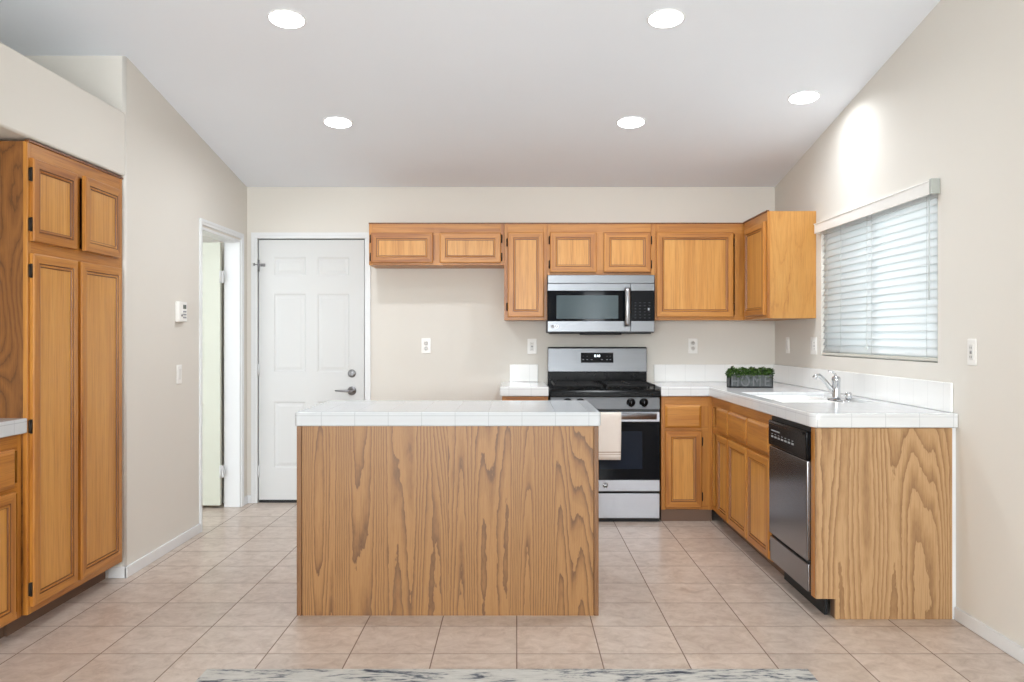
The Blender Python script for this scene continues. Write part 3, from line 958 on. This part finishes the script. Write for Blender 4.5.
b.lathe([(0.0165, 0.0), (0.0195, 0.0), (0.0195, -0.004), (0.0165, -0.004), (0.0165, 0.0)], M['chrome'], (0.0, 0.0, 0.254), 1, 28)
b.build('badge', dr)
text_mesh('GE', 0.017, M['chrome'], 'monogram', dr, (0.0, -0.0035, 0.254))
# control panel, tilted, and knobs
b = MB()
b.prism([(0.0, 0.776), (0.05, 0.776), (0.05, 0.862), (0.022, 0.862)], 0, -HW + 0.002, HW - 0.002, M['steel'])
cp = b.build('control_panel', rg, bevel=0.003)
nrm = Vector((0, -0.086, -0.022)).normalized()
for x in (-0.259, -0.171, 0.177, 0.266):
    b = MB()
    b.lathe([(0, 0.0), (0.031, 0.0), (0.031, 0.004), (0.025, 0.006), (0.023, 0.026), (0.020, 0.030), (0.0, 0.030)], M['black'], (0, 0, 0), 2, 28)
    b.box(-0.0045, 0.0045, -0.021, 0.021, 0.029, 0.036, M['black'], 0.002)
    b.box(-0.001, 0.001, 0.004, 0.020, 0.0355, 0.0368, M['printw'])
    o = b.build('knob', rg, (x, 0.010 - 0.001, 0.823), (R(90 + 14), 0, 0))
# cooktop
b = MB()
b.prism([(0.0, 0.862), (0.62, 0.862), (0.62, 0.912), (0.035, 0.912), (0.008, 0.905), (0.0, 0.895)], 0, -HW - 0.002, HW + 0.002, M['black'])
b.build('cooktop', rg, bevel=0.004)
for x, y, r in ((-0.19, 0.17, 0.05), (0.19, 0.17, 0.055), (-0.19, 0.45, 0.045), (0.19, 0.45, 0.04), (0, 0.31, 0.04)):
    b = MB()
    b.lathe([(0, 0.911), (r + 0.012, 0.911), (r + 0.008, 0.918), (r, 0.919), (r, 0.927), (r - 0.006, 0.932), (0, 0.932)], M['iron'], (x, y, 0), 2, 24)
    b.build('burner', rg)
for sx in (-1, 1):
    b = MB()
    xa, xb = sorted((sx * 0.012, sx * 0.352))
    zt_, q = 0.944, 0.006
    for y in (0.05, 0.31, 0.57):
        b.box(xa, xb, y - q, y + q, zt_ - 0.014, zt_, M['iron'], 0.003)
    for x in (xa + q, (xa + xb) / 2, xb - q):
        b.box(x - q, x + q, 0.05, 0.57, zt_ - 0.013, zt_ + 0.001, M['iron'], 0.003)
    for x in (xa + q, xb - q):
        for y in (0.055, 0.31, 0.565):
            b.box(x - q, x + q, y - q, y + q, 0.911, zt_ - 0.010, M['iron'])
    for y in (0.17, 0.45):
        b.box(xa + 0.03, xb - 0.03, y - 0.004, y + 0.004, zt_ - 0.012, zt_ + 0.002, M['iron'], 0.002)
    b.build('grate', rg)
# backguard
b = MB(); b.box(-HW + 0.006, HW - 0.001, 0.622, 0.672, 0.90, 1.010, M['black'], 0.003); b.build('rear_vent', rg)
b = MB()
b.prism([(0.598, 1.010), (0.672, 1.010), (0.672, 1.198), (0.632, 1.198), (0.618, 1.190)], 0, -HW + 0.006, HW - 0.001, M['steel'])
bgd = b.build('backguard', rg, bevel=0.004)
tilt = math.atan2(0.020, 0.180)
dp = MB(); dp.box(-0.123, 0.123, -0.003, 0.003, -0.038, 0.038, M['glassk'], 0.002)
dpo = dp.build('display', rg, (0.0, 0.6085, 1.117), (-tilt, 0, 0))
text_mesh('8:18', 0.026, M['glow'], 'clock_digits', dpo, (0.0, -0.0034, 0.013), ext=0.0003)
for x in (-0.105, -0.075, -0.042, 0.035, 0.075, 0.100):
    b = MB(); b.box(x - 0.006, x + 0.006, -0.0038, -0.003, -0.0165, -0.0125, M['printw']); b.build('touch_key', dpo)
for x in (-0.105, -0.075, 0.075, 0.100):
    b = MB(); b.box(x - 0.005, x + 0.005, -0.0038, -0.003, 0.010, 0.0125, M['greyk']); b.build('touch_key', dpo)

# ---- microwave
mw = thing('microwave', 'stainless steel over-the-range microwave hung below the oak cabinet', 'microwave', (0.611, 6.285, 0))
MH = 0.386
b = MB(); b.box(-MH, MH, 0.030, 0.392, 1.305, 1.722, M['greyk'], 0.003); b.build('body', mw)
b = MB(); b.box(-MH, MH, 0.0, 0.030, 1.662, 1.722, M['steel'], 0.003)
b.build('vent_grille', mw)
SEAM = 0.214
b = MB()
b.box(-MH, SEAM, 0.0, 0.030, 1.608, 1.6605, M['steel'], 0.002)
b.box(-MH, SEAM, 0.0, 0.030, 1.312, 1.389, M['steel'], 0.002)
b.box(-MH, SEAM, 0.002, 0.030, 1.388, 1.609, M['glassk'])
md = b.build('door', mw)
b = MB(); b.box(-0.322, 0.125, -0.0005, 0.003, 1.405, 1.575, M['mwwin'], 0.001); b.build('window', md)
b = MB()
zs = [1.350 + 0.278 * i / 12 for i in range(13)]
path = [(0.186, -0.040 - 0.016 * math.sin(PI * i / 12), z) for i, z in enumerate(zs)]
rings = []
for (x, y, z) in path:
    rings.append([(x - 0.021, y + 0.006, z), (x - 0.014, y - 0.006, z), (x + 0.014, y - 0.006, z), (x + 0.021, y + 0.006, z), (x + 0.012, y + 0.010, z), (x - 0.012, y + 0.010, z)])
b.loops(rings, M['steelv'], True, True, True)
for z in (1.368, 1.610):
    b.box(0.176, 0.196, -0.042, 0.002, z - 0.012, z + 0.012, M['steelv'], 0.003)
b.build('handle', md)
b = MB()
b.box(SEAM + 0.0015, MH, 0.0, 0.030, 1.608, 1.6605, M['steel'], 0.002)
b.box(SEAM + 0.0015, MH, 0.0, 0.030, 1.312, 1.389, M['steel'], 0.002)
b.box(SEAM + 0.0015, MH, 0.002, 0.030, 1.388, 1.609, M['glassk'])
cpn = b.build('control_panel', mw)
for i in range(4):
    for j in range(6):
        x, z = SEAM + 0.034 + i * 0.034, 1.412 + j * 0.022
        b = MB(); b.box(x - 0.006, x + 0.006, 0.0012, 0.002, z - 0.002, z + 0.002, M['keyk']); b.build('touch_key', cpn)
b = MB(); b.box(MH - 0.048, MH - 0.036, 0.0010, 0.002, 1.466, 1.484, M['printw']); b.build('touch_key', cpn)
b = MB()
b.lathe([(0.0, -0.0012), (0.011, -0.0012), (0.011, 0.0), (0, 0.0)], M['nickel'], (-0.352, 0, 1.350), 1, 24)
b.build('logo', md)
text_mesh('LG', 0.028, M['ring'], 'logo_letters', md, (-0.322, -0.0006, 1.350), ext=0.0006)
b = MB()
b.box(-MH + 0.02, MH - 0.02, 0.035, 0.37, 1.297, 1.3045, M['blackm'])
b.box(-0.15, 0.15, 0.015, 0.10, 1.290, 1.304, M['black'], 0.004)
b.build('underside_vent', mw)

# ---- dishwasher (faces the left; local x toward the camera)
dwr = thing('dishwasher', 'stainless dishwasher with black control strip at the near end of the sink run', 'dishwasher', (1.351, 4.588, 0), R(-90))
DWW = 0.600
b = MB(); b.box(0.003, DWW, 0.012, 0.58, 0.10, 0.858, M['greyk']); b.build('body', dwr)
b = MB(); b.box(0.003, DWW, 0.060, 0.075, 0.0, 0.10, M['blackm']); b.build('toe_kick', dwr)
b = MB(); b.box(0.004, DWW - 0.002, -0.020, 0.012, 0.246, 0.706, M['steeld'], 0.006, 3); b.build('door', dwr)
b = MB()
b.box(0.004, DWW - 0.002, -0.024, 0.012, 0.710, 0.840, M['black'], 0.006, 3)
b.box(0.004, DWW - 0.002, -0.006, 0.012, 0.840, 0.858, M['blackm'])
cpd = b.build('control_panel', dwr)
b = MB(); b.box(0.03, DWW - 0.03, -0.030, -0.023, 0.822, 0.836, M['black'], 0.003); b.build('handle_lip', cpd)
for i in range(7):
    x = 0.06 + i * 0.055
    b = MB(); b.box(x, x + 0.034, -0.0252, -0.0235, 0.755, 0.764, M['printw']); b.build('button', cpd)
    b = MB(); b.box(x + 0.004, x + 0.026, -0.0252, -0.0235, 0.772, 0.775, M['printw']); b.build('button_legend', cpd)
b = MB(); b.box(0.06, 0.20, -0.0252, -0.0235, 0.788, 0.794, M['printw']); b.build('panel_legend', cpd)
b = MB(); b.box(0.004, DWW - 0.002, -0.016, 0.012, 0.104, 0.232, M['steeld'], 0.005, 3); b.build('lower_panel', dwr)
b = MB(); b.box(0.004, DWW - 0.002, -0.006, 0.012, 0.234, 0.245, M['blackm']); b.build('seam_gasket', dwr)

# ================================================================== small things
# ---- dish towel over the oven handle
def towel():
    b = MB()
    cx, cz, r = 0.0, 0.0, 0.0145
    prof = []
    for i in range(13):
        prof.append((-r, -0.305 + 0.305 * i / 12))
    for i in range(1, 8):
        a = PI - PI * i / 8
        prof.append((r * math.cos(a), r * math.sin(a)))
    for i in range(11):
        prof.append((r, -0.26 * i / 10))
    n = 14
    W_ = 0.262
    grid = []
    for j, (y, z) in enumerate(prof):
        row = []
        for i in range(n + 1):
            u = i / n
            x = (u - 0.5) * W_ - 0.012 * (u) * max(0, -z) * 1.2
            k = min(1, max(0, -z) * 4)
            dy = 0.0025 * k * math.sin(u * 9.0 + 1.0 + z * 7) + 0.0012 * k * math.sin(u * 21)
            yy = y + (dy if y < 0 else -dy * 0.4)
            if y < 0 : yy -= 0.004 * k
            row.append(b.bm.verts.new((x, yy, z - (0.003 * u if j < 2 else 0))))
        grid.append(row)
    mi = b.mi(M['towel'])
    for j in range(len(prof) - 1):
        for i in range(n):
            f = b.bm.faces.new((grid[j][i], grid[j][i + 1], grid[j + 1][i + 1], grid[j + 1][i])); f.material_index = mi; f.smooth = True
    o = b.build('dish_towel', loc=(0.583, 5.985 - 0.048, 0.745))
    s = o.modifiers.new('thick', 'SOLIDIFY'); s.thickness = 0.003; s.offset = 0.0
    return o
tag(towel(), 'cream dish towel hung over the oven door handle', 'towel')

# ---- HOME planter
pl = thing('planter_box', 'grey HOME letter planter with boxwood on the corner countertop', 'planter', (1.588, 5.925, CT + 0.001))
b = MB()
PW, PD, PH = 0.146, 0.045, 0.086
b.box(-PW, PW, -PD, PD, 0, 0.008, M['planter'])
b.box(-PW, PW, -PD, -PD + 0.008, 0, PH, M['planter'], 0.001)
b.box(-PW, PW, PD - 0.008, PD, 0, PH, M['planter'], 0.001)
b.box(-PW, -PW + 0.008, -PD, PD, 0, PH, M['planter'], 0.001)
b.box(PW - 0.008, PW, -PD, PD, 0, PH, M['planter'], 0.001)
b.box(-PW + 0.008, PW - 0.008, -PD + 0.008, PD - 0.008, 0.055, 0.066, M['kick'])
b.build('box', pl)
for ch, x in zip('HOME', (-0.112, -0.042, 0.036, 0.104)):
    text_mesh(ch, 0.102, M['letter'], 'letter', pl, (x, -PD - 0.003, 0.0405), ext=0.003, sx=0.80)
b = MB()
ml = b.mi(M['leaf'])
for k in range(2600):
    px = random.uniform(-PW - 0.006, PW + 0.006)
    cl = 0.012 * math.sin(px * 95) + 0.006 * math.sin(px * 210 + 1)
    py = random.gauss(0, 0.026); py = max(-0.056, min(0.056, py))
    top = 0.058 + cl * 0.6 - 7 * py * py
    pz = 0.070 + random.random() ** 0.6 * max(0.01, top)
    if abs(px) > PW - 0.004 or abs(py) > PD - 0.005: pz = pz - random.uniform(0, 0.022)
    if py < -PD + 0.004 and random.random() < 0.8: py = -PD - random.uniform(0.006, 0.014)
    c = Vector((px, py, pz))
    d = Vector((random.gauss(0, 1) + px * 4, random.gauss(0, 1) - 0.5, random.gauss(0.6, 0.8))).normalized()
    s = d.cross(Vector((random.gauss(0, 1), random.gauss(0, 1), random.gauss(0, 1)))).normalized()
    L, w_ = random.uniform(0.010, 0.017), random.uniform(0.0035, 0.006)
    nn = d.cross(s) * 0.0015
    vs = [b.bm.verts.new(p) for p in (c, c + d * L * 0.5 + s * w_ + nn, c + d * L, c + d * L * 0.5 - s * w_ + nn)]
    f = b.bm.faces.new(vs); f.material_index = ml; f.smooth = True
b.build('foliage', pl, recalc=False)

# ---- wall plates (local: plate in xz, facing -y)
def plate_thing(name, label, cat, loc, rotz, kind, w=0.072, h=0.116):
    t = thing(name, label, cat, loc, rotz)
    b = MB(); b.box(-w / 2, w / 2, -0.006, 0, -h / 2, h / 2, M['plastic'], 0.0025, 3); b.build('cover_plate', t)
    def duplex(x):
        for z in (-0.020, 0.020):
            b = MB()
            b.lathe([(0, 0.0), (0.0165, 0.0), (0.0165, -0.008), (0.0, -0.008)], M['socket'], (x, 0, z), 1, 24)
            for dx in (-0.006, 0.006):
                b.box(x + dx - 0.0013, x + dx + 0.0013, -0.0085, -0.0075, z - 0.001, z + 0.008, M['slot'])
            b.lathe([(0, -0.0075), (0.0025, -0.0075), (0.0025, -0.0085), (0, -0.0085)], M['slot'], (x, 0, z - 0.008), 1, 10)
            b.build('socket', t)
    def gfci(x):
        b = MB(); b.box(x - 0.0165, x + 0.0165, -0.009, 0, -0.034, 0.034, M['socket'], 0.002)
        for z in (-0.020, 0.020):
            for dx in (-0.006, 0.006):
                b.box(x + dx - 0.0013, x + dx + 0.0013, -0.0095, -0.008, z - 0.005, z + 0.004, M['slot'])
        b.box(x - 0.008, x + 0.008, -0.0098, -0.008, -0.006, -0.001, M['slot'])
        b.box(x - 0.008, x + 0.008, -0.0098, -0.008, 0.001, 0.006, M['printw'])
        b.build('socket', t)
    def rocker(x):
        b = MB(); b.prism([(0, -0.033), (-0.007, -0.033), (-0.0105, 0.033), (0, 0.033)], 0, x - 0.0165, x + 0.0165, M['socket']); b.build('rocker', t)
    def toggle(x):
        b = MB(); b.box(x - 0.005, x + 0.005, -0.016, 0, 0.0, 0.010, M['socket'], 0.002); b.box(x - 0.006, x + 0.006, -0.0068, 0, -0.014, 0.014, M['socket']); b.build('toggle', t)
    {'duplex': lambda: duplex(0), 'gfci': lambda: gfci(0), 'rocker': lambda: rocker(0), 'toggle': lambda: toggle(0), 'double': lambda: (rocker(-0.023), gfci(0.023))}[kind]()
    return t
plate_thing('wall_outlet', 'white outlet low in the empty refrigerator space', 'outlet', (-0.694, YB, 1.207), 0, 'duplex')
plate_thing('wall_outlet', 'white outlet just above the short counter left of the range', 'outlet', (0.119, YB, 1.202), 0, 'gfci')
plate_thing('wall_outlet', 'white outlet on the back wall between range and planter', 'outlet', (1.354, YB, 1.206), 0, 'duplex')
plate_thing('light_switch', 'single white wall switch on the window wall near the back corner', 'switch', (XR, 6.36, 1.214), R(-90), 'rocker')
plate_thing('switch_plate', 'double white wall plate beside the far bottom corner of the window', 'switch', (XR, 5.80, 1.216), R(-90), 'double', 0.116, 0.116)
plate_thing('wall_outlet', 'white outlet on the bare right wall near the window', 'outlet', (XR, 3.785, 1.208), R(-90), 'gfci')
plate_thing('light_switch', 'white rocker switch on the left wall below the thermostat', 'switch', (XL, 5.332, 1.046), R(90), 'rocker')
# ---- thermostat
th = thing('thermostat', 'white thermostat with small grey screen on the left wall', 'thermostat', (XL, 5.335, 1.428), R(90))
b = MB(); b.box(-0.062, 0.062, -0.028, 0, -0.062, 0.062, M['plastic'], 0.006, 3); b.build('housing', th)
b = MB(); b.box(-0.005, 0.042, -0.0295, -0.027, 0.018, 0.044, M['lcd'], 0.001); b.build('screen', th)
for i, z in enumerate((0.002, -0.016, -0.034)):
    b = MB(); b.box(-0.005, 0.042, -0.0305, -0.027, z - 0.005, z + 0.005, M['printw'], 0.001); b.build('button', th)
b = MB(); b.lathe([(0, -0.027), (0.007, -0.027), (0.007, -0.031), (0, -0.031)], M['slot'], (-0.026, 0, -0.022), 1, 14); b.build('button', th)

# ---- window blind
bl = thing('window_blind', 'white horizontal slat blind covering the window over the sink', 'blind', (XR, (WY0 + WY1) / 2, WZ0))
BW = (WY1 - WY0) / 2 - 0.008
b = MB()
b.box(-0.036, -0.026, -BW - 0.030, BW + 0.035, 0.796, 0.856, M['plastic'], 0.003)
b.box(-0.026, -0.0005, -BW - 0.030, -BW - 0.020, 0.796, 0.856, M['plastic'], 0.002)
b.box(-0.026, -0.0005, BW + 0.025, BW + 0.035, 0.796, 0.856, M['plastic'], 0.002)
b.box(-0.040, -0.0005, -BW - 0.03, BW + 0.035, 0.855, 0.862, M['plastic'], 0.002)
b.build('valance', bl)
b = MB(); b.box(-0.043, -0.001, -BW - 0.034, -BW - 0.010, 0.794, 0.866, M['clip'], 0.003); b.build('valance_clip', bl)
b = MB(); b.box(0.002, 0.05, -BW, BW, 0.785, 0.828, M['slat']); b.build('head_rail', bl)
b = MB()
NS = 19
pitch = 0.765 / NS
ang = R(68)
ms = b.mi(M['slat'])
for k in range(NS):
    zc_ = 0.030 + pitch * (k + 0.5)
    rows = []
    for i in range(6):
        u = (i / 5 - 0.5) * 0.050
        bow = 0.0025 * (1 - (2 * i / 5 - 1) ** 2)
        x = 0.022 - u * math.cos(ang) * -1 - bow * math.sin(ang)
        z = zc_ + u * math.sin(ang) * -1 * -1 - bow * math.cos(ang) * -1
        rows.append([b.bm.verts.new((x, -BW, z)), b.bm.verts.new((x, BW, z))])
    th_ = []
    for i in range(5):
        f = b.bm.faces.new((rows[i][0], rows[i][1], rows[i + 1][1], rows[i + 1][0])); f.material_index = ms; f.smooth = True
so = b.build('slats', bl, recalc=False)
so.modifiers.new('thick', 'SOLIDIFY').thickness = 0.0024
b = MB(); b.box(0.002, 0.046, -BW, BW, 0.006, 0.022, M['rail'], 0.003); b.build('bottom_rail', bl)
for y in (-BW + 0.10, -0.02, BW - 0.34, BW - 0.10):
    b = MB()
    for x in (-0.001, 0.045):
        b.tube([(x, y, 0.02), (x, y, 0.80)], 0.0011, M['cord'], 6)
    b.build('ladder_cord', bl)
b = MB(); b.tube([(-0.006, -BW + 0.065, 0.30), (-0.006, -BW + 0.065, 0.80)], 0.0035, M['cord'], 8); b.build('tilt_wand', bl)
b = MB(); b.tube([(-0.006, 0.03, 0.07), (-0.005, 0.03, 0.80)], 0.0014, M['cord'], 6)
b.lathe([(0, 0), (0.006, 0.002), (0.004, 0.022), (0, 0.024)], M['cord'], (-0.006, 0.03, 0.05), 2, 10); b.build('pull_cord', bl)

# ---- recessed ceiling lights
NX = math.atan(-0.163)
def downlight():
    t = thing('ceiling_light', '', 'ceiling light')
    b = MB()
    b.lathe([(0.092, 0.0), (0.092, -0.003), (0.089, -0.005), (0.084, -0.005), (0.0835, -0.002), (0.0835, 0.0), (0.092, 0.0)], M['ring'], (0, 0, 0), 2, 40)
    b.build('trim_ring', t)
    b = MB(); b.lathe([(0.0, 0.0), (0.083, 0.0), (0.083, -0.004), (0.06, -0.0062), (0.0, -0.007)], M['lens'], (0, 0, 0), 2, 40); b.build('lens', t)
    return t
proto = None
for (x, y, lab) in ((-1.118, 4.235, 'recessed ceiling light nearest the plant ledge, left of the front pair'),
                    (0.727, 4.23, 'recessed ceiling light right of the front pair, nearest the top edge'),
                    (-1.121, 5.462, 'recessed ceiling light closest to the white back door'),
                    (0.719, 5.462, 'recessed ceiling light in front of the microwave cabinets'),
                    (1.687, 5.105, 'recessed ceiling light close to the window wall above the sink')):
    if proto is None:
        proto = o = downlight()
    else:
        o = copy_tree(proto)
    o.location = (x, y, zc(y) - 0.0005)
    o.rotation_euler = (NX, 0, 0)
    tag(o, lab, 'ceiling light', 'recessed ceiling lights')
    l = bpy.data.lights.new('downlight_beam', 'AREA')
    l.shape = 'DISK'; l.size = 0.15; l.energy = DOWN_WATT * (0.14 if x > 1.5 else 1.0); l.spread = R(DOWN_SPREAD); l.color = (0.91, 0.95, 1.0)
    lo = bpy.data.objects.new('downlight_beam', l)
    COL.objects.link(lo)
    lo.parent = o; lo.location = (0, 0, -0.010); lo.rotation_euler = (-NX, 0, 0)
# light inside the closet
cl = bpy.data.lights.new('closet_lamp', 'POINT'); cl.energy = 0.9; cl.shadow_soft_size = 0.10; cl.color = (1.0, 0.98, 0.92)
co = bpy.data.objects.new('closet_lamp', cl); COL.objects.link(co); co.location = (-3.3, 5.2, 2.2)

# ---- rug
b = MB()
b.box(-1.180, 1.110, 1.75, 3.315, 0.0005, 0.011, M['rug'], 0.004, 2)
tag(b.build('area_rug'), 'distressed grey and white area rug at the bottom edge of the floor', 'rug')
